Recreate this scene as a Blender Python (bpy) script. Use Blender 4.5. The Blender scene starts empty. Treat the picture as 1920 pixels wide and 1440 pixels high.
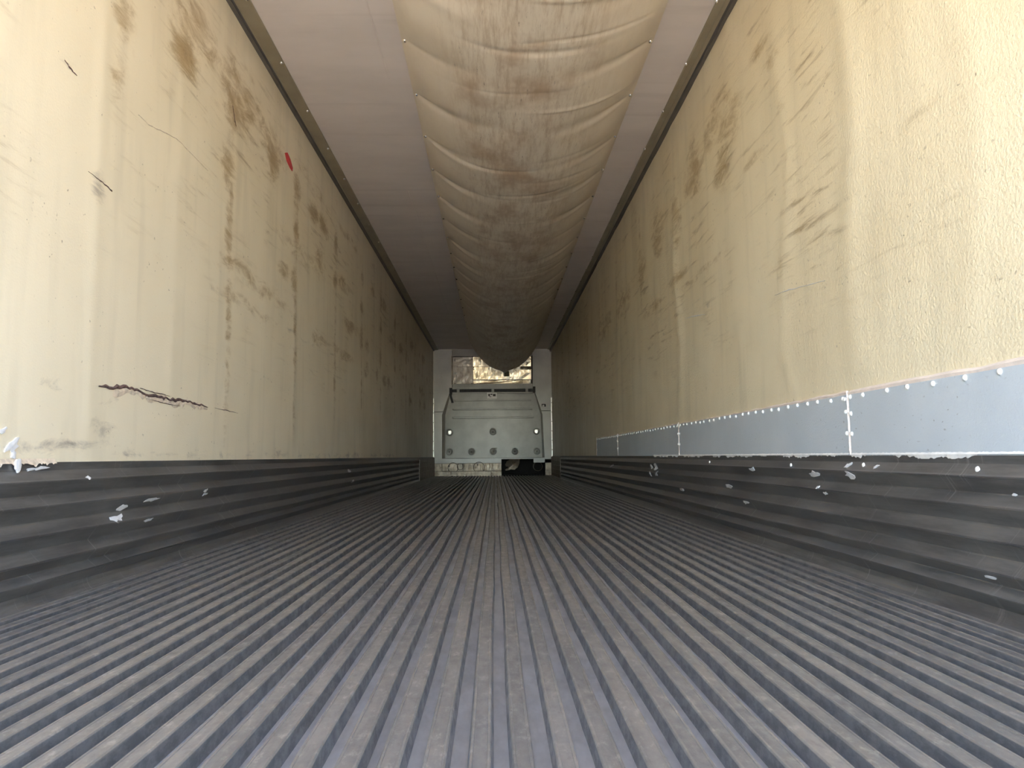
import bpy, bmesh, math, random
import numpy as np
from mathutils import Matrix, Vector

random.seed(7)
rng = np.random.default_rng(7)
scene = bpy.context.scene
COL = scene.collection

# ------------------------------------------------------------------ camera
CAM = (0.065, 0.0, 0.40)
F_PX, VPX, VPY, ROLL = 1400.0, 929.0, 855.5, 0.007
yc = Vector(((VPX - 960) / F_PX, -(VPY - 720) / F_PX, 1.0)).normalized()      # trailer axis seen from the camera
v = Vector((-ROLL, 1, 0))
zc = (v - v.dot(yc) * yc).normalized()
xc = zc.cross(yc)
if xc.x < 0:
    xc = -xc
cam_data = bpy.data.cameras.new("camera")
cam_data.sensor_width = 36.0
cam_data.lens = F_PX / 1920.0 * 36.0
cam_data.clip_start = 0.02
cam_data.clip_end = 500
cam = bpy.data.objects.new("camera", cam_data)
COL.objects.link(cam)
rot = Matrix(((xc.x, xc.y, -xc.z), (yc.x, yc.y, -yc.z), (zc.x, zc.y, -zc.z)))
cam.matrix_world = Matrix.Translation(CAM) @ rot.to_4x4()
scene.camera = cam

# ------------------------------------------------------------------ sky, sun, exposure
world = bpy.data.worlds.new("sky")
scene.world = world
world.use_nodes = True
wn = world.node_tree
bg = wn.nodes["Background"]
sky = wn.nodes.new("ShaderNodeTexSky")
sky.sky_type = 'NISHITA'
sky.sun_disc = False
sky.sun_elevation = math.radians(38)
sky.sun_rotation = math.radians(88)
sky.air_density = 1.0
sky.dust_density = 1.0
wn.links.new(sky.outputs[0], bg.inputs[0])
bg.inputs[1].default_value = 0.30
sun_data = bpy.data.lights.new("sun", 'SUN')
sun_data.energy = 5.5
sun_data.angle = math.radians(0.6)
sun_data.color = (1.0, 0.90, 0.76)
sun = bpy.data.objects.new("sun", sun_data)
COL.objects.link(sun)
sun.rotation_euler = Vector((0.78, 0.03, 0.62)).to_track_quat('Z', 'Y').to_euler()
sun.location = (6, 3, 8)

scene.view_settings.view_transform = 'Standard'
scene.view_settings.look = 'None'
scene.view_settings.gamma = 1.0
scene.view_settings.use_curve_mapping = False
scene.view_settings.exposure = 3.2
scene.cycles.max_bounces = 14
scene.cycles.diffuse_bounces = 14
scene.cycles.glossy_bounces = 4
scene.cycles.caustics_reflective = True
scene.cycles.sample_clamp_indirect = 6.0
scene.cycles.adaptive_threshold = 0.05

# ------------------------------------------------------------------ dimensions (metres)
XL, XR = -1.235, 1.26          # inner wall faces
ZC = 2.66                      # ceiling
Y0, Y1 = -0.60, 15.70           # rear opening, front wall
SCUFF = 0.395                  # top of the corrugated lower band

# ------------------------------------------------------------------ helpers
def link(o, parent=None):
    COL.objects.link(o)
    if parent is not None:
        o.parent = parent
    return o

def tag(o, label=None, cat=None, group=None, kind=None):
    if label: o["label"] = label
    if cat: o["category"] = cat
    if group: o["group"] = group
    if kind: o["kind"] = kind
    return o

def empty(name, loc=(0, 0, 0)):
    o = bpy.data.objects.new(name, None)
    o.empty_display_size = 0.1
    o.location = loc
    return link(o)

def mesh_data(name, verts, faces, mat, smooth=False):
    me = bpy.data.meshes.new(name)
    me.from_pydata([tuple(map(float, p)) for p in verts], [], faces)
    if mat: me.materials.append(mat)
    if smooth:
        me.polygons.foreach_set("use_smooth", [True] * len(me.polygons))
    me.update()
    return me

def fixn(me):
    bm = bmesh.new(); bm.from_mesh(me)
    bmesh.ops.recalc_face_normals(bm, faces=bm.faces[:])
    bm.to_mesh(me); bm.free()

def part(name, verts, faces, mat, parent=None, smooth=False, fix=True):
    me = mesh_data(name, verts, faces, mat, smooth)
    if fix: fixn(me)
    o = bpy.data.objects.new(name, me)
    link(o, parent)
    if parent is not None:
        o.matrix_parent_inverse = parent.matrix_basis.inverted()
    return o

def box(name, x0, x1, y0, y1, z0, z1, mat, parent=None, bevel=0.0):
    bm = bmesh.new()
    bmesh.ops.create_cube(bm, size=1.0)
    for vv in bm.verts:
        vv.co = Vector((x0 + (vv.co.x + .5) * (x1 - x0), y0 + (vv.co.y + .5) * (y1 - y0), z0 + (vv.co.z + .5) * (z1 - z0)))
    if bevel > 0:
        bmesh.ops.bevel(bm, geom=bm.edges[:], offset=bevel, segments=2, affect='EDGES', profile=0.5)
    me = bpy.data.meshes.new(name)
    bm.to_mesh(me); bm.free()
    me.materials.append(mat)
    o = bpy.data.objects.new(name, me)
    link(o, parent)
    if parent is not None:
        o.matrix_parent_inverse = parent.matrix_basis.inverted()
    return o

def grid(name, P, mat, parent=None, flip=False, attrs=None):
    """P: (n, m, 3) array of points -> one smooth quad surface"""
    n, m = P.shape[:2]
    me = bpy.data.meshes.new(name)
    i = np.arange(n - 1)[:, None]; j = np.arange(m - 1)[None, :]
    a = (i * m + j).ravel(); b = (i * m + j + 1).ravel(); c = ((i + 1) * m + j + 1).ravel(); d = ((i + 1) * m + j).ravel()
    q = np.stack([a, d, c, b] if flip else [a, b, c, d], 1).astype(np.int32)
    me.vertices.add(n * m); me.vertices.foreach_set("co", P.reshape(-1).astype(np.float32))
    me.loops.add(q.size); me.loops.foreach_set("vertex_index", q.ravel())
    me.polygons.add(len(q))
    me.polygons.foreach_set("loop_start", np.arange(0, q.size, 4, dtype=np.int32))
    me.update(calc_edges=True)
    me.polygons.foreach_set("use_smooth", np.ones(len(q), dtype=bool))
    for k, arr in (attrs or {}).items():
        at = me.attributes.new(k, 'FLOAT', 'POINT')
        at.data.foreach_set("value", arr.reshape(-1).astype(np.float32))
    me.materials.append(mat)
    me.validate()
    o = bpy.data.objects.new(name, me)
    link(o, parent)
    return o

def sweep(name, prof, ys, mat, parent=None, off=None, closed=True, smooth=False):
    """profile [(x,z)] swept along y; off(y)->(dx,dz)"""
    V, Fc = [], []
    n = len(prof)
    for y in ys:
        dx, dz = off(y) if off else (0, 0)
        V += [(x + dx, y, z + dz) for x, z in prof]
    for i in range(len(ys) - 1):
        for j in range(n if closed else n - 1):
            k = (j + 1) % n
            Fc.append((i * n + j, i * n + k, (i + 1) * n + k, (i + 1) * n + j))
    if closed:
        Fc.append(tuple(range(n)))
        Fc.append(tuple(range((len(ys) - 1) * n, len(ys) * n)))
    return part(name, V, Fc, mat, parent, smooth)

def gy(a, b, n):
    """n values from a to b, packed towards the rear opening"""
    return list(np.geomspace(a + 1.0, b + 1.0, n) - 1.0)

def wave(seed, amp, lo, hi, n=6):
    r = random.Random(seed)
    T = [(r.uniform(lo, hi), r.uniform(0, 6.28), r.uniform(.4, 1)) for _ in range(n)]
    s = sum(t[2] for t in T)
    return lambda y: amp * sum(a * np.sin(w * y + p) for w, p, a in T) / s * 1.6

def dome_mesh(name, r, h, mat, seg=10, axis='x+'):
    V = []; Fc = []
    rings = [(1.0, 0.0), (0.82, 0.62), (0.42, 0.93)]
    for rr, hh in rings:
        for k in range(seg):
            a = 2 * math.pi * k / seg
            V.append((r * rr * math.cos(a), r * rr * math.sin(a), h * hh))
    V.append((0, 0, h))
    for i in range(2):
        for k in range(seg):
            k2 = (k + 1) % seg
            Fc.append((i * seg + k, i * seg + k2, (i + 1) * seg + k2, (i + 1) * seg + k))
    for k in range(seg):
        Fc.append((2 * seg + k, 2 * seg + (k + 1) % seg, 3 * seg))
    R = {'x+': Matrix.Rotation(math.pi / 2, 3, 'Y'), 'x-': Matrix.Rotation(-math.pi / 2, 3, 'Y'),
         'y-': Matrix.Rotation(math.pi / 2, 3, 'X'), 'z-': Matrix.Rotation(math.pi, 3, 'X'), 'z+': Matrix.Identity(3)}[axis]
    me = mesh_data(name, [R @ Vector(p) for p in V], Fc, mat, True)
    return me

def put(name, me, loc, parent):
    o = bpy.data.objects.new(name, me)
    o.location = loc
    return link(o, parent)

def blob_outline(n, ry, rz, jag, seed, tilt=0.0):
    r = random.Random(seed)
    P = []
    for k in range(n):
        a = 2 * math.pi * k / n
        q = 1 + r.uniform(-jag, jag)
        y, z = ry * q * math.cos(a), rz * q * math.sin(a)
        P.append((y * math.cos(tilt) - z * math.sin(tilt), y * math.sin(tilt) + z * math.cos(tilt)))
    return P

# ------------------------------------------------------------------ material toolkit
class NT:
    def __init__(s, name):
        s.m = bpy.data.materials.new(name); s.m.use_nodes = True
        s.t = s.m.node_tree; s.b = s.t.nodes["Principled BSDF"]
        s.co = s.t.nodes.new("ShaderNodeTexCoord").outputs["Object"]
    def n(s, typ, **kw):
        nd = s.t.nodes.new(typ)
        for k, val in kw.items(): setattr(nd, k, val)
        return nd
    def set(s, sock, val):
        if hasattr(val, "node"): s.t.links.new(val, sock)
        elif isinstance(val, (tuple, list)) and len(val) == 3 and sock.type == 'RGBA': sock.default_value = (*val, 1)
        else: sock.default_value = val
    def noise(s, scale, detail=3, rough=.55, sc=(1, 1, 1), loc=(0, 0, 0), dist=0):
        mp = s.n("ShaderNodeMapping"); s.set(mp.inputs[0], s.co); mp.inputs[1].default_value = loc; mp.inputs[3].default_value = sc
        nz = s.n("ShaderNodeTexNoise"); s.set(nz.inputs["Vector"], mp.outputs[0])
        nz.inputs["Scale"].default_value = scale; nz.inputs["Detail"].default_value = detail
        nz.inputs["Roughness"].default_value = rough; nz.inputs["Distortion"].default_value = dist
        return nz.outputs["Fac"]
    def rng(s, val, a, b, c=0.0, d=1.0):
        r = s.n("ShaderNodeMapRange", interpolation_type='SMOOTHSTEP'); s.set(r.inputs[0], val)
        for i, q in enumerate((a, b, c, d)): r.inputs[i + 1].default_value = q
        return r.outputs[0]
    def math(s, op, a, b=0.0, clamp=False):
        r = s.n("ShaderNodeMath", operation=op, use_clamp=clamp); s.set(r.inputs[0], a); s.set(r.inputs[1], b)
        return r.outputs[0]
    def mix(s, fac, a, b):
        r = s.n("ShaderNodeMix", data_type='RGBA'); s.set(r.inputs[0], fac); s.set(r.inputs[6], a); s.set(r.inputs[7], b)
        return r.outputs[2]
    def attr(s, name):
        return s.n("ShaderNodeAttribute", attribute_name=name).outputs["Fac"]
    def sep(s):
        r = s.n("ShaderNodeSeparateXYZ"); s.set(r.inputs[0], s.co); return r.outputs
    def bump(s, h, strength, dist=.002, prev=None):
        r = s.n("ShaderNodeBump"); s.set(r.inputs["Height"], h); r.inputs["Strength"].default_value = strength; r.inputs["Distance"].default_value = dist
        if prev is not None: s.set(r.inputs["Normal"], prev)
        return r.outputs[0]
    def out(s, color, rough=.5, metal=0.0, normal=None, spec=.5):
        s.set(s.b.inputs["Base Color"], color); s.set(s.b.inputs["Roughness"], rough); s.set(s.b.inputs["Metallic"], metal)
        s.b.inputs["Specular IOR Level"].default_value = spec
        if normal is not None: s.set(s.b.inputs["Normal"], normal)
        return s.m

def plain(name, c, rough=.5, metal=0.0, var=.12, scale=25, bump=.0, spec=.5):
    t = NT(name)
    nz = t.noise(scale, 4)
    col = t.mix(t.rng(nz, .3, .7), tuple(q * (1 - var) for q in c), tuple(min(1, q * (1 + var)) for q in c))
    nrm = t.bump(nz, bump, .003) if bump else None
    return t.out(col, rough, metal, nrm, spec)

def wall_material(name, c1, c2, streak_amt, seed, embossed):
    t = NT(name)
    L = (seed * 3.1, seed * 1.7, seed * .9)
    big = t.noise(1.3, 3, .6, loc=L)
    col = t.mix(t.rng(big, .3, .7), c1, c2)
    # soft grey-brown smudges and vertical drips
    drip = t.rng(t.noise(1.0, 3, .6, (1, 7, .9), L), .48, .74)
    col = t.mix(t.math('MULTIPLY', drip, .30), col, tuple(q * .68 for q in c2))
    # horizontal cargo rub marks, running along the wall
    z = t.sep()[2]
    hi = t.math('MULTIPLY', t.rng(z, .65, 1.35), t.rng(z, 2.63, 2.40))
    st = t.rng(t.noise(1.0, 5, .70, (1, 2.6, 26), L, .4), .52, .74)
    st = t.math('MULTIPLY', t.math('MULTIPLY', st, t.rng(big, .40, .62)), hi)
    col = t.mix(t.math('MULTIPLY', st, streak_amt), col, (.28, .19, .085))
    # stains placed on the wall, broken up by noise
    br = t.noise(5, 5, .72, (1, .9, 2.6), L, .5)
    brk = t.math('MULTIPLY', t.math('SUBTRACT', br, .5), 2.0)
    msk = t.math('ADD', t.attr("stain"), brk)
    gate = t.rng(t.attr("stain"), .05, .25)
    col = t.mix(t.math('MULTIPLY', t.math('MULTIPLY', t.rng(msk, .05, .70), gate), .80), col, (.37, .25, .105))
    col = t.mix(t.math('MULTIPLY', t.math('MULTIPLY', t.rng(msk, .65, 1.15), gate), .75), col, (.17, .10, .04))
    gm = t.math('ADD', t.attr("grime"), brk)
    col = t.mix(t.math('MULTIPLY', t.math('MULTIPLY', t.rng(gm, .25, .95), t.rng(t.attr("grime"), .04, .25)), .75), col, (.17, .14, .13))
    # specks
    pe = t.noise(embossed[0], 2, .5)
    sp = t.math('MULTIPLY', t.rng(t.noise(60, 1, .5, (1, 1, 1), L), .70, .74), t.rng(br, .5, .65))
    col = t.mix(t.math('MULTIPLY', sp, .6), col, (.20, .15, .10))
    nrm = t.bump(pe, embossed[1], .003)
    return t.out(col, t.rng(big, .3, .7, .32, .44), 0.0, nrm, .5)

M = {}
M['wall_l'] = wall_material("cream liner left", (.855, .77, .60), (.795, .71, .545), .65, 1.0, (150, .25))
M['wall_r'] = wall_material("tan liner right", (.81, .72, .525), (.74, .645, .455), .8, 5.0, (110, .8))

def ceiling_material():
    t = NT("ceiling liner")
    col = t.mix(t.rng(t.noise(1.5, 4, .6, (1, 2.2, 1)), .3, .7), (.78, .71, .68), (.71, .645, .615))
    col = t.mix(t.math('MULTIPLY', t.rng(t.noise(1, 4, .6, (.6, 12, 1)), .55, .75), .2), col, (.42, .37, .33))
    return t.out(col, .5, 0, t.bump(t.noise(60, 2), .05, .002))
M['ceiling'] = ceiling_material()

def chute_material():
    t = NT("beige chute fabric")
    X = t.sep()[0]
    mid = t.math('MULTIPLY', t.rng(X, -.28, .0), t.rng(X, .80, .45))
    big = t.noise(2.6, 4, .65, (1.3, .8, 1), (5, 1, 0))
    col = t.mix(t.rng(big, .3, .7), (.80, .72, .60), (.74, .655, .54))
    dirt = t.rng(t.noise(1.0, 5, .75, (30, 3.2, 1), (2, 0, 0)), .40, .72)
    dirt = t.math('MULTIPLY', dirt, t.math('ADD', t.math('MULTIPLY', mid, .9), .10))
    col = t.mix(t.math('MULTIPLY', dirt, .65), col, (.45, .33, .215))
    blot = t.math('MULTIPLY', t.rng(big, .45, .72), mid)
    col = t.mix(t.math('MULTIPLY', blot, .75), col, (.45, .31, .20))
    drk = t.math('MULTIPLY', t.rng(t.noise(1.0, 4, .65, (75, 9, 1), (1, 3, 0)), .64, .76), t.math('ADD', mid, .06))
    col = t.mix(t.math('MULTIPLY', drk, .75), col, (.17, .115, .075))
    return t.out(col, .42, 0, t.bump(big, .2, .01), .5)
M['chute'] = chute_material()

def floor_top_material():
    t = NT("worn aluminium rib")
    z = t.sep()[2]
    n1 = t.noise(5, 4, .65, (3.0, .6, 1)); n2 = t.noise(40, 4, .72, (1, .5, 1))
    top = t.rng(z, -.005, -.001)
    worn = t.mix(t.rng(n1, .32, .68), (.365, .345, .33), (.27, .26, .255))
    worn = t.mix(t.math('MULTIPLY', t.rng(n2, .54, .74), .6), worn, (.62, .59, .56))
    worn = t.mix(t.math('MULTIPLY', t.rng(n2, .45, .28), .35), worn, (.20, .185, .17))
    side = t.mix(t.rng(n2, .35, .65), (.17, .175, .19), (.245, .25, .265))
    col = t.mix(top, side, worn)
    return t.out(col, t.rng(n2, .3, .7, .50, .32), .6, t.bump(n2, .35, .002), .5)
M['rib'] = floor_top_material()

def channel_material():
    t = NT("channel bottom aluminium")
    n1 = t.noise(9, 4, .65, (2, .7, 1))
    col = t.mix(t.rng(n1, .3, .7), (.56, .575, .61), (.42, .43, .455))
    return t.out(col, t.rng(n1, .3, .7, .30, .44), .6)
M['channel'] = channel_material()

def scuff_material():
    t = NT("dark scuff aluminium")
    n1 = t.noise(4, 5, .68, (1, .6, 6)); n3 = t.noise(1.0, 3, .6, (1, 45, 4), (3, 3, 3))
    col = t.mix(t.rng(n1, .3, .72), (.135, .133, .137), (.26, .253, .25))
    col = t.mix(t.math('MULTIPLY', t.rng(n3, .62, .74), .5), col, (.42, .41, .40))
    col = t.mix(t.math('MULTIPLY', t.rng(n1, .60, .75), .5), col, (.30, .22, .155))
    return t.out(col, t.rng(n1, .3, .7, .30, .46), .6)
M['scuff'] = scuff_material()

def aged_metal(name, c1, c2, c3, rough, metal):
    t = NT(name)
    n1 = t.noise(7, 5, .65); n2 = t.noise(24, 4, .65, (1, 1, .35), (3, 1, 4))
    col = t.mix(t.rng(n1, .35, .65), c1, c2)
    col = t.mix(t.math('MULTIPLY', t.rng(n2, .52, .70), .7), col, c3)
    return t.out(col, t.rng(n2, .3, .7, rough - .08, rough + .1), metal, t.bump(t.noise(5, 3), .35, .02))
M['evap'] = aged_metal("glow-tinted stained evaporator sheet", (.95, .80, .54), (.86, .72, .50), (.55, .40, .22), .31, .9)  # yellow base tint paints in the reflected golden glow; last colour is stain
M['evap_plate'] = aged_metal("dull evaporator plate", (.66, .60, .52), (.58, .53, .46), (.42, .34, .26), .45, .5)
M['kick'] = aged_metal("stained kick plate", (.38, .315, .245), (.24, .205, .165), (.14, .085, .05), .42, .7)
M['endplate'] = aged_metal("brown end plate", (.26, .215, .17), (.19, .16, .13), (.13, .09, .06), .45, .4)
M['white'] = plain("white painted panel", (.86, .85, .82), .22, 0, .06, 3)
M['header'] = plain("grey header", (.52, .51, .48), .45, 0, .06, 6)
M['bulk'] = plain("grey moulded plastic", (.56, .555, .51), .25, 0, .10, 4, .05)
M['bulk_edge'] = plain("bulkhead edge plastic", (.47, .465, .425), .3, 0, .10, 6)
M['black'] = plain("black rubber", (.012, .012, .012), .5, 0, .2, 20)
M['void'] = plain("painted recess shade", (.02, .019, .018), .8, 0, .2, 8)  # near-black colour stands in for the shade inside the openings
M['bright'] = plain("bright corner strip", (.90, .88, .84), .35, .9, .06, 30)
M['screw'] = plain("white nylon screw", (.88, .88, .85), .3, 0, .04, 40)
M['steel'] = plain("bright steel rivet", (.82, .80, .77), .22, .9, .05, 40)
M['rusty'] = plain("dark screw", (.09, .07, .06), .5, .4, .2, 40)
M['caulk'] = plain("pinkish caulk", (.80, .70, .64), .5, 0, .1, 18, .3)
M['caulk_w'] = plain("white caulk", (.86, .86, .86), .45, 0, .08, 30, .3)
M['chip'] = plain("bare white chip", (.72, .72, .75), .45, 0, .1, 30)
M['red'] = plain("red paint", (.62, .035, .045), .4, 0, .15, 60)
M['crack'] = plain("torn fibre", (.12, .075, .07), .8, 0, .45, 60, .4)
M['lip'] = plain("frayed gel coat", (.68, .58, .47), .6, 0, .2, 50, .3)
M['trim'] = plain("olive trim", (.33, .285, .20), .45, .1, .08, 5)
M['trim_dark'] = plain("grey trim lip", (.15, .14, .13), .45, .4, .12, 8)
M['outer'] = plain("outer skin", (.7, .7, .7), .5, 0, .05, 2)
M['sticker'] = plain("olive label", (.20, .185, .07), .4, 0, .2, 60)
M['badge'] = plain("silver badge", (.72, .70, .66), .4, .3, .15, 60)
M['ink'] = plain("dark ink", (.05, .045, .04), .5, 0, .2, 40)

def patch_material():
    t = NT("grey repair sheet")
    col = t.mix(t.rng(t.noise(3, 3), .3, .7), (.50, .555, .61), (.55, .605, .66))
    sp = t.math('MULTIPLY', t.rng(t.noise(80, 2, .5, (1, .6, 1)), .66, .71), t.rng(t.noise(5, 2), .4, .7))
    col = t.mix(t.math('MULTIPLY', sp, .6), col, (.18, .18, .18))
    return t.out(col, .36, 0, t.bump(t.noise(170, 2), .3, .003), .6)
M['patch'] = patch_material()

def ground_material():
    t = NT("yard concrete")
    col = t.mix(t.rng(t.noise(.4, 5), .3, .7), (.52, .44, .34), (.44, .37, .29))
    return t.out(col, .9, 0, t.bump(t.noise(12, 5), .3, .01), .2)
M['ground'] = ground_material()

# ------------------------------------------------------------------ yard outside
g = part("ground", [(-60, -60, -1.3), (60, -60, -1.3), (60, 60, -1.3), (-60, 60, -1.3)], [(0, 1, 2, 3)], M['ground'])
tag(g, "pale concrete yard outside the open rear of the trailer", "ground", kind="structure")

# ------------------------------------------------------------------ walls
STUD_L = [1.20 + 1.21 * k for k in range(12)]
STUD_R = [1.21 + 1.19 * k for k in range(13)]

def wobble(seed, n, ly, lz):
    r = np.random.default_rng(seed)
    T = [(r.uniform(-ly, ly), r.uniform(-lz, lz), r.uniform(0, 6.28), r.uniform(.3, 1)) for _ in range(n)]
    s = sum(t[3] for t in T)
    return lambda y, z: sum(a * np.sin(p * y + q * z + c) for p, q, c, a in T) / s
_wl, _wr, _w3 = wobble(1, 10, 7, 2.2), wobble(2, 10, 9, 2.0), wobble(3, 8, 16, 3)

def disp_l(y, z):
    d = .003 * _wl(y, z)
    for s in STUD_L:
        d = d + .0032 * (0.75 + .5 * _w3(y * 0 + s, z)) * np.exp(-((y - s) / .045) ** 2)
        d = d + .002 * np.exp(-((y - s - .6 - .03 * _w3(s, z)) / .05) ** 2)
    return d * np.clip((z - SCUFF) / .12, 0, 1) * np.clip((ZC - z) / .12, 0, 1)

def disp_r(y, z):
    d = .006 * _wr(y, z)
    for k, s in enumerate(STUD_R):
        sh = .05 * _w3(s * 1.7, z * .9) + .03 * np.sin(z * 5.3 + s * 9)
        d = d + .0075 * (0.7 + 1.1 * _w3(y * 0 + s, z * 1.5)) * np.exp(-((y - s - sh) / .085) ** 2)
        d = d + .004 * (0.7 + .9 * _w3(y * 0 + s + 3, z)) * np.exp(-((y - s - .58 - sh * 1.5) / .07) ** 2)
    fade = np.clip((z - .60) / .10, 0, 1)          # stays tight behind the repair sheets
    return d * fade * np.clip((ZC - z) / .12, 0, 1)

def spots(y, z, L):
    out = np.zeros_like(y)
    for (a, b, ry, rz, amp) in L:
        out = np.maximum(out, amp * np.exp(-(((y - a) / (ry * 1.5)) ** 2 + ((z - b) / (rz * 1.35)) ** 2)))
    return out

stain_L = [(3.03, 2.12, .10, .07, .75), (3.15, 2.31, .18, .12, .45), (3.62, 2.13, .08, .09, .7), (3.75, 2.25, .22, .14, .5),
           (3.58, 1.84, .07, .09, .55), (4.27, 2.14, .10, .09, .62), (4.2, 2.24, .3, .1, .35), (4.82, 2.16, .06, .10, .6),
           (4.82, 1.87, .05, .08, .72), (5.27, 2.16, .09, .05, .72), (5.6, 2.16, .10, .06, .78), (5.52, 1.89, .12, .08, .5),
           (6.03, 2.15, .05, .09, .72), (6.02, 1.85, .05, .07, .75), (6.42, 1.89, .18, .05, .6), (4.81, 1.55, .05, .08, .65),
           (4.55, 1.56, .07, .05, .55), (3.6, 1.50, .035, .14, .5), (5.51, 1.28, .15, .05, .5), (6.71, 1.57, .25, .05, .5),
           (2.53, 2.0, .06, .18, .35), (2.5, 1.72, .05, .12, .28), (4.0, 1.35, .5, .05, .36), (3.9, 1.2, .4, .03, .33),
           (6.4, 1.28, .4, .04, .33), (5.2, 2.35, .4, .05, .3), (6.6, 2.35, .4, .04, .35), (5.0, 1.75, .5, .08, .26)]
for s in [7.25, 8.46, 9.67, 10.88, 12.1, 13.3]:
    for zz in (2.15, 1.87, 1.55):
        stain_L.append((s, zz, .055, random.uniform(.06, .11), random.uniform(.55, .8)))
    for _ in range(5):
        stain_L.append((s + random.uniform(.2, 1.0), random.choice((2.14, 1.87, 1.9, 1.55, 1.3)) + random.uniform(-.05, .05),
                        random.uniform(.06, .2), random.uniform(.04, .09), random.uniform(.35, .65)))
for s in STUD_L[2:]:
    stain_L.append((s, 1.5, .022, .75, .42))
    stain_L.append((s + .02, 1.0, .03, .35, .30))
grime_L = [(2.41, 1.30, .04, .05, .75), (2.15, .437, .14, .018, .62), (2.30, .448, .18, .012, .55), (2.5, .52, .08, .05, .30), (2.52, .60, .1, .04, .4),
           (2.22, 1.60, .035, .012, .55), (3.0, .42, .8, .012, .35), (4.6, .42, 1.2, .02, .42), (7.5, .42, 2.5, .025, .45),
           (2.2, .62, .06, .03, .34), (4.9, 1.2, .8, .025, .26), (3.45, 1.28, .25, .012, .35), (3.7, 1.18, .35, .01, .4), (3.2, 1.36, .4, .008, .3)]
stain_R = [(3.18, 2.2, .10, .03, .4), (3.05, 2.08, .07, .03, .5), (2.95, 1.83, .06, .02, .3), (3.59, 2.06, .15, .09, .42), (3.85, 2.2, .18, .1, .4),
           (3.75, 1.9, .12, .10, .38), (4.3, 2.1, .15, .14, .5), (4.75, 1.95, .10, .16, .45), (5.3, 2.0, .15, .15, .42), (5.9, 1.9, .12, .12, .45),
           (4.7, 1.55, .25, .03, .42), (5.6, 1.5, .3, .03, .4), (4.2, 1.45, .4, .02, .36), (6.8, 1.8, .3, .15, .38), (8.0, 1.8, .4, .15, .35),
           (2.47, 1.62, .10, .015, .28), (3.35, 1.75, .12, .02, .42), (2.75, 1.5, .2, .012, .25)]
for s in STUD_R[3:]:
    stain_R.append((s - .03, 1.9, .03, .35, .40))
grime_R = [(2.43, 1.98, .02, .02, .5), (5.2, 1.25, .03, .015, .4), (4.1, 1.23, .03, .02, .4), (4.5, 1.3, .3, .012, .38), (5.5, 1.38, .25, .012, .42), (3.4, 1.15, .4, .008, .3)]

ys = np.concatenate([np.linspace(Y0, 1.2, 24)[:-1], np.geomspace(1.2, Y1 + .02, 470)])
zs = np.concatenate([np.linspace(.30, .62, 20)[:-1], np.linspace(.62, 2.70, 120)])
YY, ZZ = np.meshgrid(ys, zs, indexing='ij')
P = np.stack([XL + disp_l(YY, ZZ), YY, ZZ], -1)
wall_left = grid("wall_left", P, M['wall_l'], flip=True, attrs={"stain": spots(YY, ZZ, stain_L), "grime": spots(YY, ZZ, grime_L)})
tag(wall_left, "cream stained liner wall with a long gash, left of the ribbed floor", "wall", kind="structure")
P = np.stack([XR - disp_r(YY, ZZ), YY, ZZ], -1)
wall_right = grid("wall_right", P, M['wall_r'], flip=False, attrs={"stain": spots(YY, ZZ, stain_R), "grime": spots(YY, ZZ, grime_R)})
tag(wall_right, "tan buckled liner wall above the grey repair sheets, right side", "wall", kind="structure")
box("outer_skin", XL - .075, XL - .012, Y0, Y1 + .5, -.2, 2.75, M['outer'], wall_left)
box("outer_skin", XR + .012, XR + .075, Y0, Y1 + .5, -.2, 2.75, M['outer'], wall_right)

# gash in the left wall
def ribbon(name, pts, widths, mat, parent, disp, xs, lift, sgn=1, jag=.35, sub=8, seed=0, belly=0.0):
    r = random.Random(seed)
    C = []
    for i in range(len(pts) - 1):
        for k in range(sub):
            t = k / sub
            C.append((pts[i][0] * (1 - t) + pts[i + 1][0] * t, pts[i][1] * (1 - t) + pts[i + 1][1] * t, widths[i] * (1 - t) + widths[i + 1] * t))
    C.append((*pts[-1], widths[-1]))
    V, Fc = [], []
    for (y, z, w) in C:
        w1 = w * (1 + r.uniform(-jag, jag)); w2 = w * (1 + r.uniform(-jag, jag)); zz = z + w * r.uniform(-.4, .4)
        for q, l in ((zz + w1 / 2, lift * .3), (zz, lift + belly), (zz - w2 / 2, lift * .3)):
            d = float(disp(np.array(y), np.array(q)))
            V.append((xs + sgn * (d + l), y, q))
    for i in range(len(C) - 1):
        for j in range(2):
            a = i * 3 + j
            Fc.append((a, a + 1, a + 4, a + 3))
    return part(name, V, Fc, mat, parent, fix=False)

gash = [(2.46, .641), (2.56, .645), (2.65, .654), (2.73, .650), (2.82, .641), (2.93, .643), (3.0, .637), (3.10, .643), (3.2, .643), (3.3, .637), (3.39, .633)]
gw = [.006, .014, .012, .008, .012, .014, .010, .013, .009, .011, .003]
o = ribbon("peeled_lip", [(y, z - .012) for y, z in gash[1:]], [w * 2.0 for w in gw[1:]], M['lip'], wall_left, disp_l, XL, .0035, 1, .3, 4, 3); o["label"] = "frayed pale edge of the gash"
o = ribbon("crack", gash, gw, M['crack'], wall_left, disp_l, XL, .006, 1, .35, 4, 4); o["label"] = "dark torn gash"
ribbon("crack", [(2.75, .66), (2.85, .655), (2.95, .653), (3.0, .650)], [.002, .004, .003, .001], M['crack'], wall_left, disp_l, XL, .004, 1, .5, 6, 5)
ribbon("crack", [(2.80, .625), (2.9, .622), (3.0, .617), (3.1, .618)], [.001, .003, .003, .001], M['crack'], wall_left, disp_l, XL, .004, 1, .5, 6, 6)
ribbon("crack", [(3.48, .635), (3.65, .632), (3.8, .629)], [.001, .004, .001], M['crack'], wall_left, disp_l, XL, .002, 1, .3, 6, 7)
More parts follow.
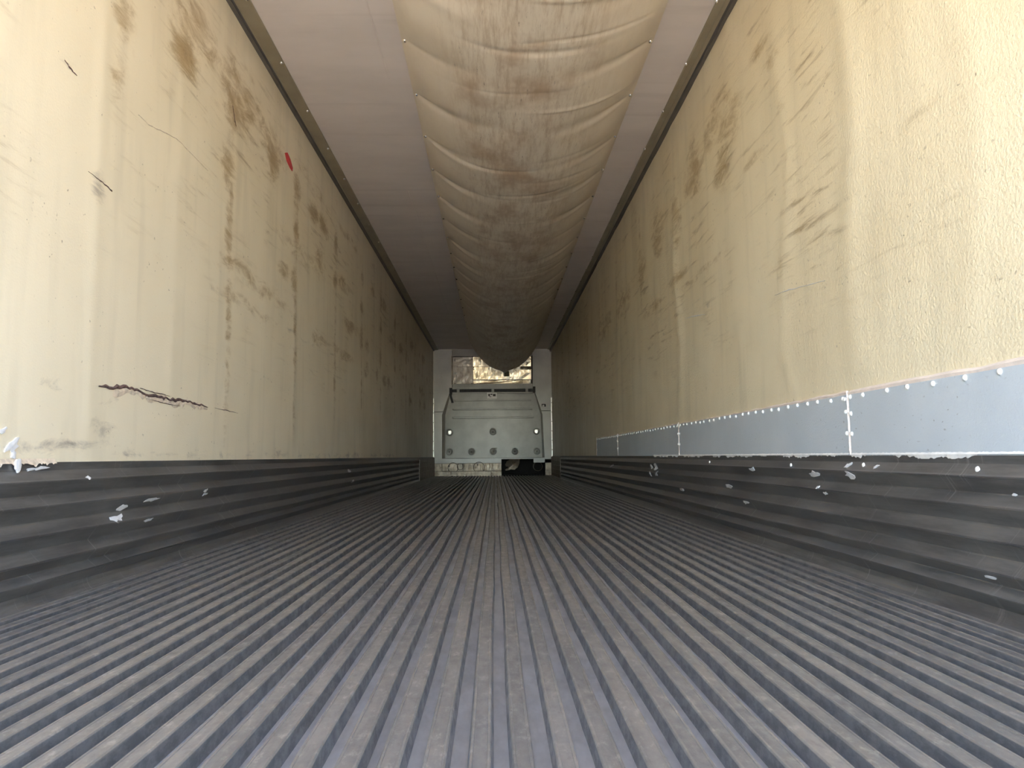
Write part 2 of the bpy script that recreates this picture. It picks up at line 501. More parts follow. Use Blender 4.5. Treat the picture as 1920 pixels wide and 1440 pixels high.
ribbon("scratch", [(2.347, 1.322), (2.42, 1.318), (2.50, 1.313)], [.001, .004, .006], M['crack'], wall_left, disp_l, XL, .002, 1, .4, 6, 8)
ribbon("scratch", [(2.66, 1.66), (2.75, 1.66), (2.86, 1.685), (2.98, 1.71), (3.1, 1.71), (3.32, 1.705)], [.003, .004, .004, .003, .003, .001], M['lip'], wall_left, disp_l, XL, .002, 1, .4, 6, 9)
ribbon("scratch", [(2.19, 1.61), (2.22, 1.60), (2.26, 1.596)], [.003, .007, .003], M['crack'], wall_left, disp_l, XL, .002, 1, .4, 6, 10)
ribbon("scratch", [(3.60, 2.15), (3.63, 2.10), (3.655, 2.07)], [.012, .016, .006], M['crack'], wall_left, disp_l, XL, .002, 1, .5, 6, 11)

def decal(name, yz, outline, mat, parent, xfun, sgn, lift):
    """small thin raised chip lying on a wall-like surface"""
    V = []
    for (a, b) in outline:
        y, z = yz[0] + a, yz[1] + b
        V.append((xfun(y, z) + sgn * lift, y, z))
    n = len(V)
    for (a, b) in outline:
        y, z = yz[0] + a, yz[1] + b
        V.append((xfun(y, z) - sgn * .002, y, z))
    V.append((xfun(*yz) + sgn * (lift + .001), *yz))
    Fc = [(i, (i + 1) % n, 2 * n) for i in range(n)] + [(i, i + n, (i + 1) % n + n, (i + 1) % n) for i in range(n)]
    return part(name, V, Fc, mat, parent)

fl = lambda y, z: XL + float(disp_l(np.array(y), np.array(z)))
fr = lambda y, z: XR - float(disp_r(np.array(y), np.array(z)))
o = decal("paint_mark", (4.61, 2.29), [(-.085, .005), (-.03, .03), (.04, .015), (.10, -.02), (.09, -.045), (.035, -.045), (-.04, -.03)], M['red'], wall_left, fl, 1, .002)
o["label"] = "short red paint mark"
o = decal("paint_splash", (2.044, .440), blob_outline(14, .030, .014, .4, 1, .5), M['chip'], wall_left, fl, 1, .003); o["label"] = "white splash of filler"
decal("paint_splash", (2.000, .479), blob_outline(12, .014, .007, .4, 2, .4), M['chip'], wall_left, fl, 1, .003)
decal("paint_splash", (2.050, .416), blob_outline(12, .010, .012, .35, 3), M['chip'], wall_left, fl, 1, .003)
decal("paint_splash", (2.056, .388), blob_outline(14, .012, .021, .25, 4), M['chip'], wall_left, lambda y, z: XL + .012, 1, .003)
# frayed lower edge of the left liner
V, Fc = [], []
yy = np.linspace(1.55, 2.235, 110)
for i, y in enumerate(yy):
    hang = .003 + .018 * max(0, math.sin(y * 23) * math.sin(y * 61 + 1)) * (1 - i / 118) + random.choice((0, 0, .004, .008)) * random.random()
    V += [(XL + .004, y, .405), (XL + .010, y, SCUFF), (XL + .013, y, SCUFF - hang)]
for i in range(len(yy) - 1):
    for j in range(2):
        a = i * 3 + j; Fc.append((a, a + 1, a + 4, a + 3))
o = part("torn_edge", V, Fc, M['lip'], wall_left, fix=False); o["label"] = "ragged pale torn edge of the liner"
ribbon("scratch", [(2.62, 1.02), (2.95, 1.06), (3.1, 1.07)], [.002, .004, .001], M['chip'], wall_right, disp_r, XR, .002, -1, .4, 6, 21)
ribbon("scratch", [(4.15, 1.19), (4.35, 1.22), (4.6, 1.25)], [.002, .006, .001], M['chip'], wall_right, disp_r, XR, .002, -1, .4, 6, 22)

# ------------------------------------------------------------------ ceiling
ysc = np.concatenate([np.linspace(Y0, 2.0, 20)[:-1], np.geomspace(2.0, Y1 + .05, 200)]); xsc = np.linspace(XL - .02, XR + .02, 60)
YY, XX = np.meshgrid(ysc, xsc, indexing='ij')
_wc = wobble(11, 12, 11, 2.0)
P = np.stack([XX, YY, ZC + .0035 * _wc(YY, XX)], -1)
ceiling = grid("ceiling", P, M['ceiling'])
tag(ceiling, "pinkish grey ceiling liner on both sides of the sagging air chute", "ceiling", kind="structure")
box("outer_roof", XL - .075, XR + .075, Y0, Y1 + .5, ZC + .03, ZC + .11, M['outer'], ceiling)
ribbon_pts = [(-.665, 6.3, .004), (-.664, 8.8, .004)]
box("seam_bead", -.669, -.661, 6.2, 15.6, ZC - .004, ZC + .004, M['ceiling'], ceiling, .002)
box("seam_bead", -.563, -.556, 3.2, 4.3, ZC - .004, ZC + .004, M['ceiling'], ceiling, .002)
scr_c = dome_mesh("ceiling_screw", .011, .008, M['steel'], 10, 'z-')
for k in range(21):
    y = 3.50 + .597 * k
    if y > 15.5: break
    put("ceiling_screw", scr_c, (-1.142, y, ZC - .012), ceiling)
    put("ceiling_screw", scr_c, (1.184, y, ZC - .012), ceiling)

# ------------------------------------------------------------------ corner trims along the ceiling
def corner_trim(name, xw, s, z_lip, w, label):
    root = sweep(name, [(xw, z_lip + .012), (xw + s * .030, z_lip + .012), (xw + s * .034, ZC - .012), (xw + s * (w - .004), ZC - .009), (xw + s * w, ZC - .004), (xw + s * w, ZC + .006), (xw, ZC + .006)], [Y0, 4, 8, 12, Y1], M['trim'])
    tag(root, label, "trim", kind="structure")
    sweep("lip", [(xw - s * .004, z_lip), (xw + s * .022, z_lip), (xw + s * .022, z_lip + .004), (xw + s * .014, z_lip + .007), (xw + s * .030, z_lip + .012), (xw - s * .004, z_lip + .012)], [Y0, 8, Y1], M['trim_dark'], root)["label"] = "dark grey lip of the trim"
    return root
corner_trim("trim_1", XL, 1, 2.628, .104, "olive metal trim where the cream left wall meets the ceiling")
corner_trim("trim_2", XR, -1, 2.600, .074, "olive metal trim where the tan right wall meets the ceiling")

# ------------------------------------------------------------------ floor
floor = box("floor", XL - .02, XR + .02, Y0, Y1 + .02, -.09, -.025, M['channel'])
tag(floor, "grey aluminium duct floor of lengthwise ribs", "floor", kind="structure")
PITCH = .0585
ribs = [.0989 + PITCH * k for k in range(-24, 23)]
ribs = [x for x in ribs if XL + .030 < x < XR - .030]
ysr = gy(Y0, Y1 + .02, 130)
for i, x in enumerate(ribs):
    wx = wave(100 + i, .0022, 1.0, 5.0); wz = wave(300 + i, .0016, 1.5, 7.0)
    tw = .0145 + random.uniform(-.0008, .0012)
    bw = tw + .0035
    dents = [(random.uniform(1, 8), random.uniform(.02, .06), random.uniform(-.003, .003)) for _ in range(4)]
    def off(y, wx=wx, wz=wz, dents=dents):
        return wx(y) + sum(a * math.exp(-((y - c) / s) ** 2) for c, s, a in dents), min(.002, wz(y)) - .0004
    prof = [(x - bw, -.0255), (x - tw - .0005, -.006), (x - tw, -.0025), (x - tw + .002, 0), (x - tw + .0048, 0), (x - tw + .0056, -.0014), (x, -.0010), (x + tw - .0056, -.0014), (x + tw - .0048, 0), (x + tw - .002, 0), (x + tw, -.0025), (x + tw + .0005, -.006), (x + bw, -.0255)]
    sweep("floor_rib", prof, ysr, M['rib'], floor, off, closed=False)

# ------------------------------------------------------------------ corrugated lower bands
EDGES = [SCUFF, .338, .268, .188, .115, .062, -.004]
def strip_profile(k):
    a, b = EDGES[k], EDGES[k + 1]
    h = a - b
    if k == 5:
        return [(-.02, a), (.029, a), (.008, a - .030), (.012, b + .022), (.020, b + .008), (.030, b), (-.02, b)]
    if k == 0:
        return [(-.02, a), (.008, a), (.005, a - h * .42), (.026, a - h * .86), (.031, a - h * .93), (.030, b), (-.02, b)]
    return [(-.02, a), (.029, a), (.004, a - h * .52), (.005, a - h * .57), (.026, a - h * .88), (.031, a - h * .94), (.030, b), (-.02, b)]
def scuff_out(z):
    """how far the band stands off the wall at height z"""
    for k in range(6):
        if EDGES[k] >= z >= EDGES[k + 1]:
            pr = strip_profile(k)[1:-1]
            for (x0, z0), (x1, z1) in zip(pr[:-1], pr[1:]):
                if z0 >= z >= z1:
                    return x0 + (x1 - x0) * (0 if z0 == z1 else (z0 - z) / (z0 - z1))
    return .006
def scuff_band(name, xw, s, label, seed):
    root = empty(name, (xw, Y0, 0))
    tag(root, label, "baseboard", kind="structure")
    for k in range(6):
        wx = wave(seed + k, .0016, .6, 3.5); wz = wave(seed + 50 + k, .0012, .6, 3.5)
        sweep("corrugated_strip", [(xw + s * x, z) for x, z in strip_profile(k)], gy(Y0, Y1, 60), M['scuff'], root, lambda y, wx=wx, wz=wz: (s * wx(y), wz(y) if k else 0))
    return root
base_l = scuff_band("baseboard_left", XL, 1, "dark corrugated metal scuff band along the foot of the cream left wall", 500)
base_r = scuff_band("baseboard_right", XR, -1, "dark corrugated metal scuff band below the grey repair sheets on the right", 700)
sl = lambda y, z: XL + scuff_out(z)
sr = lambda y, z: XR - scuff_out(z)
chipsL = [(2.58, .203, .045, .011, .3), (2.635, .236, .035, .009, .45), (2.845, .251, .055, .008, .1), (2.81, .178, .03, .006, .2), (6.58, .282, .08, .012, .3), (6.72, .19, .09, .012, .3), (2.17, .378, .03, .005, .1), (2.12, .375, .02, .005, .2), (3.34, .262, .02, .006, .3), (3.36, .245, .03, .005, .3), (2.38, .345, .012, .006, .2)]
chipsR = [(5.50, .318, .06, .017, .8), (5.67, .312, .04, .013, .5), (5.68, .255, .03, .015, .9), (5.45, .262, .05, .014, .9), (3.40, .331, .035, .008, .2), (2.75, .324, .045, .009, .3), (2.462, .328, .03, .012, .2), (3.80, .237, .06, .010, .2), (3.52, .174, .04, .007, .2), (2.65, .258, .02, .005, .5), (4.72, .18, .06, .008, .2), (2.49, .359, .018, .007, .6), (1.79, .102, .02, .004, .1), (1.70, .301, .008, .004, .1), (2.30, .358, .012, .005, .8), (7.6, .29, .08, .012, .3), (2.71, .277, .008, .006, .1)]
for i, (y, z, ry, rz, ti) in enumerate(chipsL):
    decal("paint_chip", (y, z), blob_outline(11, ry, rz, .42, 40 + i, ti * .35), M['chip'], base_l, sl, 1, .0025)
for i, (y, z, ry, rz, ti) in enumerate(chipsR):
    decal("paint_chip", (y, z), blob_outline(11, ry, rz, .42, 80 + i, -ti * .35), M['chip'], base_r, sr, -1, .0025)
wash = dome_mesh("scuff_screw", .0085, .005, M['screw'], 10, 'x-')
for (y, z) in [(1.809, .357), (2.383, .361), (2.959, .354), (4.1, .357)]:
    put("scuff_screw", wash, (XR - scuff_out(z) - .001 - XR, y - Y0, z), base_r)
# brown metal end plates near the front wall
def end_plate(xw, s, ya, yb, root):
    p = sweep("end_plate", [(xw + s * .02, .385), (xw + s * .031, .385), (xw + s * .031, .002), (xw + s * .02, .002)], [ya, yb], M['endplate'], root)
    p["label"] = "brown stained metal end plate"
    for z in (.30, .22, .14, .06):
        sweep("ridge", [(xw + s * .028, z + .008), (xw + s * .037, z), (xw + s * .028, z - .008)], [ya + .02, yb], M['endplate'], p)
end_plate(XL, 1, 12.6, Y1 - .03, base_l)
end_plate(XR, -1, 13.5, Y1 - .03, base_r)

# ------------------------------------------------------------------ front wall
U = 2.495 / 1075.0
def fx(zx): return XL + (zx - 153) * U
def fz(zy): return (1262 - zy) * U
def fbox(name, x0, x1, z0, z1, y0, y1, mat, parent, bevel=.004):
    return box(name, fx(x0), fx(x1), y0, y1, fz(z1), fz(z0), mat, parent, bevel)
YF = 15.70
front = box("wall_front", XL - .07, XR + .07, YF + .40, YF + .46, -.1, ZC + .1, M['void'])
tag(front, "white panelled front wall around the refrigeration opening", "wall", kind="structure")
fbox("side_panel", 150, 322, 110, 684, YF, YF + .06, M['white'], front)
fbox("side_panel", 150, 322, 688, 1150, YF, YF + .06, M['white'], front)
fbox("side_panel", 1056, 1232, 110, 680, YF, YF + .06, M['white'], front)
fbox("side_panel", 1056, 1232, 684, 1150, YF, YF + .06, M['white'], front)
fbox("header_panel", 325, 1053, 110, 176, YF, YF + .06, M['header'], front)
fbox("sill_panel", 322, 768, 1080, 1150, YF, YF + .06, M['white'], front)
fbox("sill_panel", 768, 1056, 1080, 1117, YF, YF + .06, M['white'], front)
fbox("slot_cover", 205, 228, 308, 472, YF - .004, YF + .01, M['white'], front, .003)
fbox("opening_jamb", 318, 328, 176, 440, YF - .003, YF + .2, M['kick'], front)
fbox("opening_jamb", 1048, 1058, 176, 440, YF - .003, YF + .2, M['rusty'], front)
for (a, b) in ((153, 232), (234, 420), (422, 600), (602, 768)):
    fbox("kick_plate", a, b, 1151, 1220, YF, YF + .05, M['kick'], front)
fbox("kick_plate", 153, 768, 1222, 1266, YF - .004, YF + .05, M['kick'], front)
fbox("kick_plate", 1162, 1228, 1151, 1220, YF, YF + .05, M['kick'], front)
fbox("kick_plate", 1162, 1228, 1222, 1266, YF - .004, YF + .05, M['kick'], front)
fbox("side_panel", 1162, 1228, 1117, 1150, YF, YF + .06, M['white'], front)
def ring(name, cx, cy, r, w, y, mat, parent, a0=0, a1=6.2832, seg=28, depth=.012):
    V, Fc = [], []
    for k in range(seg + 1):
        a = a0 + (a1 - a0) * k / seg
        for rr, yy in ((r - w, y), (r, y - depth), (r + w, y)):
            V.append((fx(cx) + rr * math.cos(a), yy, fz(cy) + rr * math.sin(a)))
    for k in range(seg):
        for j in range(2):
            q = k * 3 + j; Fc.append((q, q + 1, q + 4, q + 3))
    return part(name, V, Fc, mat, parent, True)
ring("worn_ring", 330, 1190, .105, .006, YF - .001, M['rusty'], front, depth=.004)
ring("worn_ring", 565, 1190, .115, .006, YF - .001, M['rusty'], front, depth=.004)
ring("worn_ring", 395, 1180, .065, .006, YF - .001, M['rusty'], front, depth=.004)
for (a, b) in ((295, 1172), (553, 1165), (420, 1165)):
    fbox("drain_slot", a - 4, a + 4, b - 10, b + 10, YF - .004, YF + .01, M['ink'], front, .002)
# dark opening at the floor
fbox("recess_side", 766, 772, 1117, 1268, YF, YF + .40, M['void'], front, 0)
fbox("recess_side", 1158, 1164, 1117, 1268, YF, YF + .40, M['void'], front, 0)
fbox("recess_floor", 768, 1162, 1258, 1272, YF + .005, YF + .40, M['void'], front, 0)  # black sheet over the floor, painting the recess shade
fbox("recess_top", 768, 1162, 1112, 1118, YF + .04, YF + .40, M['void'], front, 0)
seg = 20
V, Fc = [], []
for (r, y) in ((.088, YF + .20), (.100, YF + .20), (.100, YF + .38)):
    for k in range(seg):
        a = 2 * math.pi * k / seg
        V.append((fx(1100) + r * math.cos(a), y, fz(1185) + r * math.sin(a)))
for i in range(2):
    for k in range(seg):
        Fc.append((i * seg + k, i * seg + (k + 1) % seg, (i + 1) * seg + (k + 1) % seg, (i + 1) * seg + k))
o = part("drain_pipe", V, Fc, M['kick'], front, True); o["label"] = "round pipe end inside the dark floor opening"
flap = [(845, 1117), (815, 1135), (800, 1165), (808, 1185), (822, 1182), (825, 1195), (798, 1208), (806, 1219), (830, 1216), (850, 1208), (885, 1212), (915, 1190), (930, 1150), (932, 1117)]
V = [(fx(a), YF + .002 + .0006 * (b - 1117), fz(b)) for a, b in flap] + [(fx(870), YF + .05, fz(1165))]
V += [(x, y + .008, z) for x, y, z in V]
n = len(flap); m = n + 1
Fc = [(i, (i + 1) % n, n) for i in range(n)] + [(i + m, (i + 1) % n + m, n + m) for i in range(n)] + [(i, (i + 1) % n, (i + 1) % n + m, i + m) for i in range(n)]
o = part("torn_flap", V, Fc, M['kick'], front); o["label"] = "torn curled metal flap hanging in the dark floor opening"
# small black clip on the right-hand white panel
for (a, b, c, d) in ((1136, 1142, 620, 643), (1142, 1172, 620, 628), (1160, 1174, 626, 645)):
    fbox("black_clip", a, b, c, d, YF - .005, YF + .005, M['black'], front, .002)
# bright riveted corner strips
for nm, xa, xb, ztop in (("trim_3", 149, 160, 560), ("trim_4", 1220, 1232, 560)):
    root = fbox(nm, xa, xb, ztop, 1250, YF - .02, YF - .001, M['bright'], None, .003)
    tag(root, "bright riveted strip in the %s front corner" % ("left" if nm == "trim_3" else "right"), "trim", kind="structure")
    rv = dome_mesh("rivet", .010, .006, M['rusty'], 8, 'y-')
    for k in range(8):
        put("rivet", rv, (fx((xa + xb) / 2), YF - .021, fz(ztop + 50 + k * 85)), root)

# ------------------------------------------------------------------ refrigeration unit seen through the opening
YE = YF + .16
evap = empty("refrigeration_unit", (fx(690), YE, fz(440)))
tag(evap, "stained shiny metal refrigeration unit behind the opening above the grey bulkhead", "cooling unit")
def plate(name, x0, x1, z0, z1, mat, tilt=0.0, yaw=0.0, y=YE):
    """sheet-metal plate, slightly tipped"""
    xa, xb, za, zb = fx(x0), fx(x1), fz(z1), fz(z0)
    V, Fc = [], []
    nx, nz = 7, 5
    r = random.Random(int(x0 * 7 + z0))
    for i in range(nx):
        for j in range(nz):
            u, w = i / (nx - 1), j / (nz - 1)
            edge = 0 if i in (0, nx - 1) or j in (0, nz - 1) else 1
            V.append((xa + (xb - xa) * u, y - tilt * (w - .5) * (zb - za) + yaw * (u - .5) * (xb - xa) + edge * r.uniform(-.005, .005), za + (zb - za) * w))
    for i in range(nx - 1):
        for j in range(nz - 1):
            q = i * nz + j; Fc.append((q, q + nz, q + nz + 1, q + 1))
    k = len(V)
    V += [(xa, y + .05, za), (xb, y + .05, za), (xb, y + .05, zb), (xa, y + .05, zb)]
    Fc += [(k, k + 1, k + 2, k + 3)]
    b = [i * nz for i in range(nx)]; t_ = [i * nz + nz - 1 for i in range(nx)]
    Fc += [tuple(b) + (k + 1, k), tuple(t_) + (k + 2, k + 3), tuple(range(nz)) + (k + 3, k), tuple((nx - 1) * nz + j for j in range(nz)) + (k + 2, k + 1)]
    return part(name, V, Fc, mat, evap)
plate("cover_plate", 328, 511, 178, 266, M['evap_plate'], .03)
plate("cover_plate", 328, 511, 270, 436, M['evap_plate'], .03)
plate("sheet_panel", 514, 660, 178, 266, M['evap'], .12, .05)
plate("sheet_panel", 662, 900, 178, 266, M['evap'], .12)
plate("sheet_panel", 902, 1046, 178, 266, M['evap'], .10, -.05)
plate("sheet_panel", 514, 646, 270, 386, M['evap'], .05, .02)
plate("sheet_panel", 648, 790, 270, 386, M['evap'], .09, .03)
plate("sheet_panel", 792, 1046, 270, 386, M['evap'], .14, -.02)
plate("lower_rail", 514, 1040, 396, 436, M['evap'], .16, 0, YE - .03)
fbox("dark_gap", 512, 1046, 385, 397, YE + .03, YE + .06, M['rusty'], evap, 0)
sc = dome_mesh("panel_screw", .011, .008, M['rusty'], 8, 'y-')
for (a, b) in ((346, 198), (346, 212), (500, 198), (345, 424), (500, 424), (520, 190), (520, 275), (520, 296), (655, 288), (770, 330), (908, 308), (1030, 290), (1036, 300), (1040, 200)):
    o = put("panel_screw", sc, (fx(a) - evap.location.x, -.012, fz(b) - evap.location.z), evap)
fbox("data_label", 797, 845, 312, 360, YE - .022, YE - .008, M['sticker'], evap, .002)
fbox("data_label", 334, 362, 318, 338, YE - .014, YE - .004, M['header'], evap, .002)
V, Fc = [], []
for i in range(2):
    for k in range(12):
        a = 2 * math.pi * k / 12
        V.append((fx(948 if i == 0 else 1044), YE - .05 + .034 * math.cos(a), fz(284) + .034 * math.sin(a)))
Fc = [(k, (k + 1) % 12, (k + 1) % 12 + 12, k + 12) for k in range(12)] + [tuple(range(12)), tuple(range(12, 24))]
part("coolant_pipe", V, Fc, M['evap'], evap, True)

# ------------------------------------------------------------------ moulded return-air bulkhead
bulk = empty("return_air_bulkhead", (fx(690), YF - .1, fz(1105)))
tag(bulk, "grey moulded plastic return-air bulkhead with round bosses on the front wall", "bulkhead")
YB = YF - .13
outer = [(232, 1106), (232, 715), (296, 522), (1082, 522), (1142, 715), (1156, 1106)]
mid = [(250, 1106), (250, 718), (306, 524), (1074, 524), (1130, 718), (1142, 1106)]
inner = [(264, 1104), (264, 722), (312, 528), (1068, 528), (1122, 722), (1132, 1104)]
V = [(fx(a), YF - .007, fz(b)) for a, b in outer] + [(fx(a), YF - .07, fz(b)) for a, b in mid] + [(fx(a), YB, fz(b)) for a, b in inner]
n = 6
Fc = []
for i in range(2):
    for k in range(n):
        Fc.append((i * n + k, i * n + (k + 1) % n, (i + 1) * n + (k + 1) % n, (i + 1) * n + k))
o = part("rim", V, Fc, M['bulk_edge'], bulk)
# front face, slightly bowed
V, Fc = [], []
rows = [(1104, 264, 1132), (1000, 264, 1130), (860, 264, 1127), (722, 264, 1122), (620, 289, 1094), (528, 312, 1068)]
for (zy, xa, xb) in rows:
    for k in range(13):
        u = k / 12
        V.append((fx(xa + (xb - xa) * u), YB - .010 * math.sin(math.pi * u), fz(zy)))
for i in range(len(rows) - 1):
    for k in range(12):
        q = i * 13 + k; Fc.append((q, q + 1, q + 14, q + 13))
part("face", V, Fc, M['bulk'], bulk, True)
for (zy, xa, xb) in ((587, 345, 1040), (668, 330, 1050), (743, 328, 1060)):
    V = []
    for x, t in ((xa, 0), (xa + 8, 1), (xb - 8, 1), (xb, 0)):
        for dz, dy in ((9, 0), (5, -.016 * t), (-5, -.016 * t), (-9, 0)):
            V.append((fx(x), YB - .006 + dy, fz(zy) + dz * U))
    Fc = [(i * 4 + j, i * 4 + j + 1, i * 4 + j + 5, i * 4 + j + 4) for i in range(3) for j in range(3)]
    part("stiffening_rib", V, Fc, M['bulk'], bulk)
def boss(cx, cy, hole):
    V, Fc = [], []
    prof = [(.074, 0), (.068, -.014), (.056, -.016), (.048, -.004), (.036, .002), (.020, -.002), (.012, -.008)]
    sg = 20
    for r, dy in prof:
        for k in range(sg):
            a = 2 * math.pi * k / sg
            V.append((fx(cx) + r * math.cos(a), YB - .012 + dy, fz(cy) + r * math.sin(a)))
    V.append((fx(cx), YB - .020, fz(cy)))
    for i in range(len(prof) - 1):
        for k in range(sg):
            Fc.append((i * sg + k, i * sg + (k + 1) % sg, (i + 1) * sg + (k + 1) % sg, (i + 1) * sg + k))
    c = len(V) - 1
    for k in range(sg):
        Fc.append(((len(prof) - 1) * sg + k, (len(prof) - 1) * sg + (k + 1) % sg, c))
    o = part("boss", V, Fc, M['bulk_edge'], bulk, True)
    if hole:
        s = 1 if hole > 0 else -1
        pts = [(-10, 14), (12, 15), (15, 2), (10, -14), (-6, -18), (-11, -4)]
        V = [(fx(cx + s * (a + 2)), YB - .026, fz(cy - b)) for a, b in pts] + [(fx(cx + s * (a + 2)), YB - .008, fz(cy - b)) for a, b in pts]
        Fc = [tuple(range(6)), tuple(range(6, 12))] + [(i, (i + 1) % 6, (i + 1) % 6 + 6, i + 6) for i in range(6)]
        q = part("white_patch", V, Fc, M['bright'], o); q["label"] = "bright white patch in the boss"  # pale metallic patch over the boss centre
    else:
        put("boss_screw", sc, (fx(cx), YB - .022, fz(cy)), o).matrix_parent_inverse = Matrix.Identity(4)
    return o
for cx in (303, 500, 693, 888, 1085):
    boss(cx, 1047, 0)
boss(303, 874, 1); boss(693, 870, 0); boss(1083, 870, -1)
# slotted top section
fbox("top_strip", 330, 1052, 436, 464, YB + .03, YF - .007, M['bulk'], bulk, .006)
fbox("slot_back", 328, 1056, 464, 522, YB + .05, YF - .007, M['bulk'], bulk, .004)
fbox("slot_lip", 328, 1056, 513, 526, YB, YB + .06, M['bulk'], bulk, .005)
fbox("slot_lip", 328, 1056, 462, 484, YB + .02, YB + .06, M['bulk'], bulk, .005)
for a, b in ((325, 368), (393, 680), (705, 988), (1012, 1058)):
    fbox("slot_bar", a, b, 486, 511, YB + .02, YB + .052, M['black'], bulk, .004)
for a, b in ((368, 393), (680, 705), (988, 1012)):
    fbox("slot_clip", a, b, 480, 517, YB + .005, YB + .055, M['bulk_edge'], bulk, .004)
br = fbox("bracket", 303, 326, 474, 540, YB - .03, YB + .06, M['black'], bulk, .004); br["label"] = "black hinge bracket with a hanging arm"
V = [(fx(a), y, fz(b)) for y in (YB - .035, YB - .015) for a, b in ((300, 530), (320, 528), (341, 606), (322, 612))]
part("arm", V, [(0, 1, 2, 3), (4, 5, 6, 7), (0, 1, 5, 4), (1, 2, 6, 5), (2, 3, 7, 6), (3, 0, 4, 7)], M['black'], br)
fbox("bracket", 1055, 1077, 466, 521, YB - .03, YB + .06, M['black'], bulk, .004)
bd = fbox("badge", 640, 730, 520, 575, YB - .022, YB - .004, M['badge'], bulk, .004); bd["label"] = "worn silver badge with dark print"
for (a, b, c, d) in ((652, 668, 532, 550), (672, 690, 530, 540), (694, 718, 532, 552), (660, 680, 553, 558)):
    fbox("print", a, b, c, d, YB - .024, YB - .021, M['ink'], bd, 0)

# ------------------------------------------------------------------ sagging air chute
CL, CR = -.427, .940
CM, CH = (CL + CR) / 2, (CR - CL) / 2
YCH = 14.6
RIV = [3.235 + .605 * k for k in range(-6, 19)]
ysg = np.concatenate([np.linspace(Y0, 2.0, 60)[:-1], np.geomspace(2.0, 13.0, 560), np.linspace(13.0, YCH, 60)[1:]])
us = np.sin(np.linspace(-1, 1, 91) * math.pi / 2) * .999
YY, UU = np.meshgrid(ysg, us, indexing='ij')
A = np.abs(UU)
sag = .24 + .13 * np.clip((YY - 3) / 9, 0, 1) + .06 * np.clip((YY - 12.2) / .9, 0, 1) + .14 * np.clip((YY - 13.1) / 1.5, 0, 1) ** .8
ex = 2.3 + 0 * YY
D = sag * (1 - A ** ex)
ph = (YY - RIV[0]) / .605
D = D + .030 * (A ** 3) * (1 - A ** 10) * (.5 - .5 * np.cos(2 * math.pi * ph))
_wf = wobble(31, 12, 12, 3.5)
for k, yr in enumerate(RIV):
    r = random.Random(900 + k)
    for side in (-1, 1):
        S = np.clip(UU * side, 0, 1)
        c = r.uniform(-.10, .04); a = r.uniform(.6, 1.25)
        w = .018 + .12 * (1 - S)
        dy = YY - yr - c * (1 - S) ** 1.0
        D = D - .022 * a * np.exp(-(dy / w) ** 2) * (S ** 1.3) * (1 - S ** 14)
        c2 = r.uniform(.05, .22)
        dy2 = YY - yr - c2 * (1 - S)
        D = D + .014 * r.uniform(.3, 1) * np.exp(-(dy2 / (w * .7)) ** 2) * (S ** 1.2) * (1 - S ** 14)
    # crossing creases
    for _ in range(2):
        y0 = yr + r.uniform(0, .6); b = r.uniform(-.12, .10); tl = r.uniform(-.08, .08); wd = r.uniform(.012, .03); cu = r.uniform(-.6, .6)
        dy = YY - y0 - b * (1 - UU ** 2) - tl * UU
        D = D + r.choice((-1, 1)) * r.uniform(.003, .008) * np.exp(-(dy / wd) ** 2) * np.exp(-((UU - cu) / .45) ** 2) * (1 - A ** 8)
D = D + .006 * _wf(YY, UU * 3) * (1 - A ** 3)
D = D - .010 * np.exp(-((YY - 13.1 - .05 * (1 - UU ** 2)) / .07) ** 2) * (1 - A ** 4)
tip = .05 * np.exp(-((UU - .0) / .10) ** 2) * np.clip((YY - 14.2) / .4, 0, 1)
P = np.stack([CM + CH * UU, YY, ZC - .008 - D - tip], -1)
chute = grid("air_chute", P, M['chute'])
md = chute.modifiers.new("thickness", 'SOLIDIFY'); md.thickness = .003; md.offset = 1
tag(chute, "beige fabric air chute with dirt streaks, riveted along both edges and sagging from the ceiling", "air chute")
rv = dome_mesh("rivet", .012, .008, M['steel'], 10, 'z-')
for y in RIV:
    if y < Y0 + .1: continue
    for x in (CL + .018, CR - .018):
        put("rivet", rv, (x, y, ZC - .026), chute)
for x in (CL, CR):
    s = 1 if x == CL else -1
    sweep("hem", [(x - s * .004, ZC - .003), (x + s * .030, ZC - .020), (x + s * .030, ZC - .012), (x - s * .004, ZC + .004)], gy(Y0, YCH, 40), M['chute'], chute)

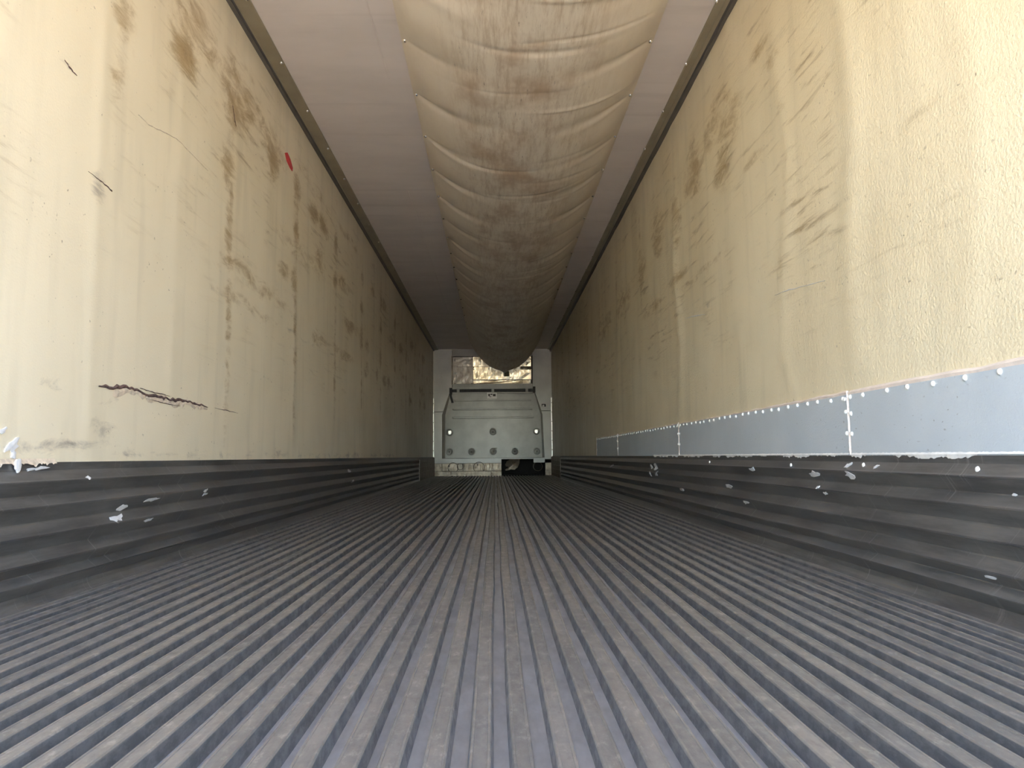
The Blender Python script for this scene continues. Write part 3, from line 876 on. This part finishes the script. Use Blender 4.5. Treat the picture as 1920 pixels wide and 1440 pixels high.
# ------------------------------------------------------------------ grey repair sheets screwed to the right wall
wscr = dome_mesh("screw", .0085, .007, M['screw'], 10, 'x-')
panels = [(Y0 + .02, 2.472, "largest grey repair sheet, nearest the open rear, screwed along its top"),
          (2.484, 4.800, "second grey repair sheet from the rear, between two white-screwed seams"),
          (4.812, 7.220, "third grey repair sheet from the rear along the tan wall"),
          (7.232, 8.740, "shortest grey repair sheet, farthest towards the front wall")]
TOP = .596
near = [1.715, 1.846, 1.984, 2.111, 2.222, 2.372]
for i, (ya, yb, lab) in enumerate(panels):
    sh = box("repair_sheet", XR - .010, XR - .001, ya, yb, SCUFF - .004, TOP, M['patch'], None, .002)
    tag(sh, lab, "wall panel", "grey repair sheets on the right wall")
    if i == 0:
        tops = [.62, .75, .89, 1.02, 1.15, 1.29, 1.43, 1.57] + near
    else:
        nn = int((yb - ya - .06) / .092)
        tops = [ya + .03 + k * (yb - ya - .06) / nn + random.uniform(-.012, .012) for k in range(nn + 1)]
    for y in tops:
        if ya + .015 < y < yb - .005:
            put("screw", wscr, (XR - .0095, y, TOP - .010 + random.uniform(-.003, .003)), sh)
    for y in (ya + .012, yb - .012):
        if y < 1: continue
        for z in (.586, .535, .468):
            put("screw", wscr, (XR - .0095, y + random.uniform(-.002, .002), z + random.uniform(-.006, .006)), sh)
    # caulk bead along the top edge
    ysb = gy(ya, yb, 60) if i == 0 else list(np.linspace(ya, yb, 50))
    V, Fc = [], []
    for y in ysb:
        th = (.020 if y < 2.2 else .020 - .010 * min(1, (y - 2.2) / 1.5)) * random.uniform(.75, 1.1)
        lo = TOP - .002 + random.uniform(-.002, .002)
        V += [(XR - .009, y, lo), (XR - .012, y, lo + th * .5), (XR + .001, y, lo + th)]
    for k in range(len(ysb) - 1):
        for j in range(2):
            q = k * 3 + j; Fc.append((q, q + 1, q + 4, q + 3))
    part("caulk_bead", V, Fc, M['caulk'], sh, fix=False)["label"] = "pinkish caulk bead"
    # caulk down the seam at the front end
    V, Fc = [], []
    for k, z in enumerate(np.linspace(SCUFF, TOP + .012, 26)):
        w = .0075 * random.uniform(.4, 1.2); c = yb + .006 + random.uniform(-.002, .002)
        V += [(XR - .008, c - w, z), (XR - .0135, c, z), (XR - .008, c + w, z)]
    for k in range(25):
        for j in range(2):
            q = k * 3 + j; Fc.append((q, q + 1, q + 4, q + 3))
    part("seam_caulk", V, Fc, M['caulk'], sh, fix=False)
    # ragged white caulk where the sheet meets the scuff band
    if i < 3:
        yend = yb if i < 2 else 5.6
        N = 420 if i == 0 else 300
        V, Fc = [], []
        r = random.Random(60 + i)
        drop = 0.0
        for k in range(N):
            y = ya + (yend - ya) * k / (N - 1)
            drop = max(0.0, min(.012, drop + r.uniform(-.0042, .004))) if r.random() > .05 else r.uniform(.0, .016)
            V += [(XR - .011, y, SCUFF + .004 + r.uniform(0, .002)), (XR - .013, y, SCUFF - .0005), (XR - .009, y, SCUFF - .001 - drop)]
        for k in range(N - 1):
            for j in range(2):
                q = k * 3 + j; Fc.append((q, q + 1, q + 4, q + 3))
        part("caulk_smear", V, Fc, M['caulk_w'], sh, fix=False)["label"] = "ragged white caulk smear"
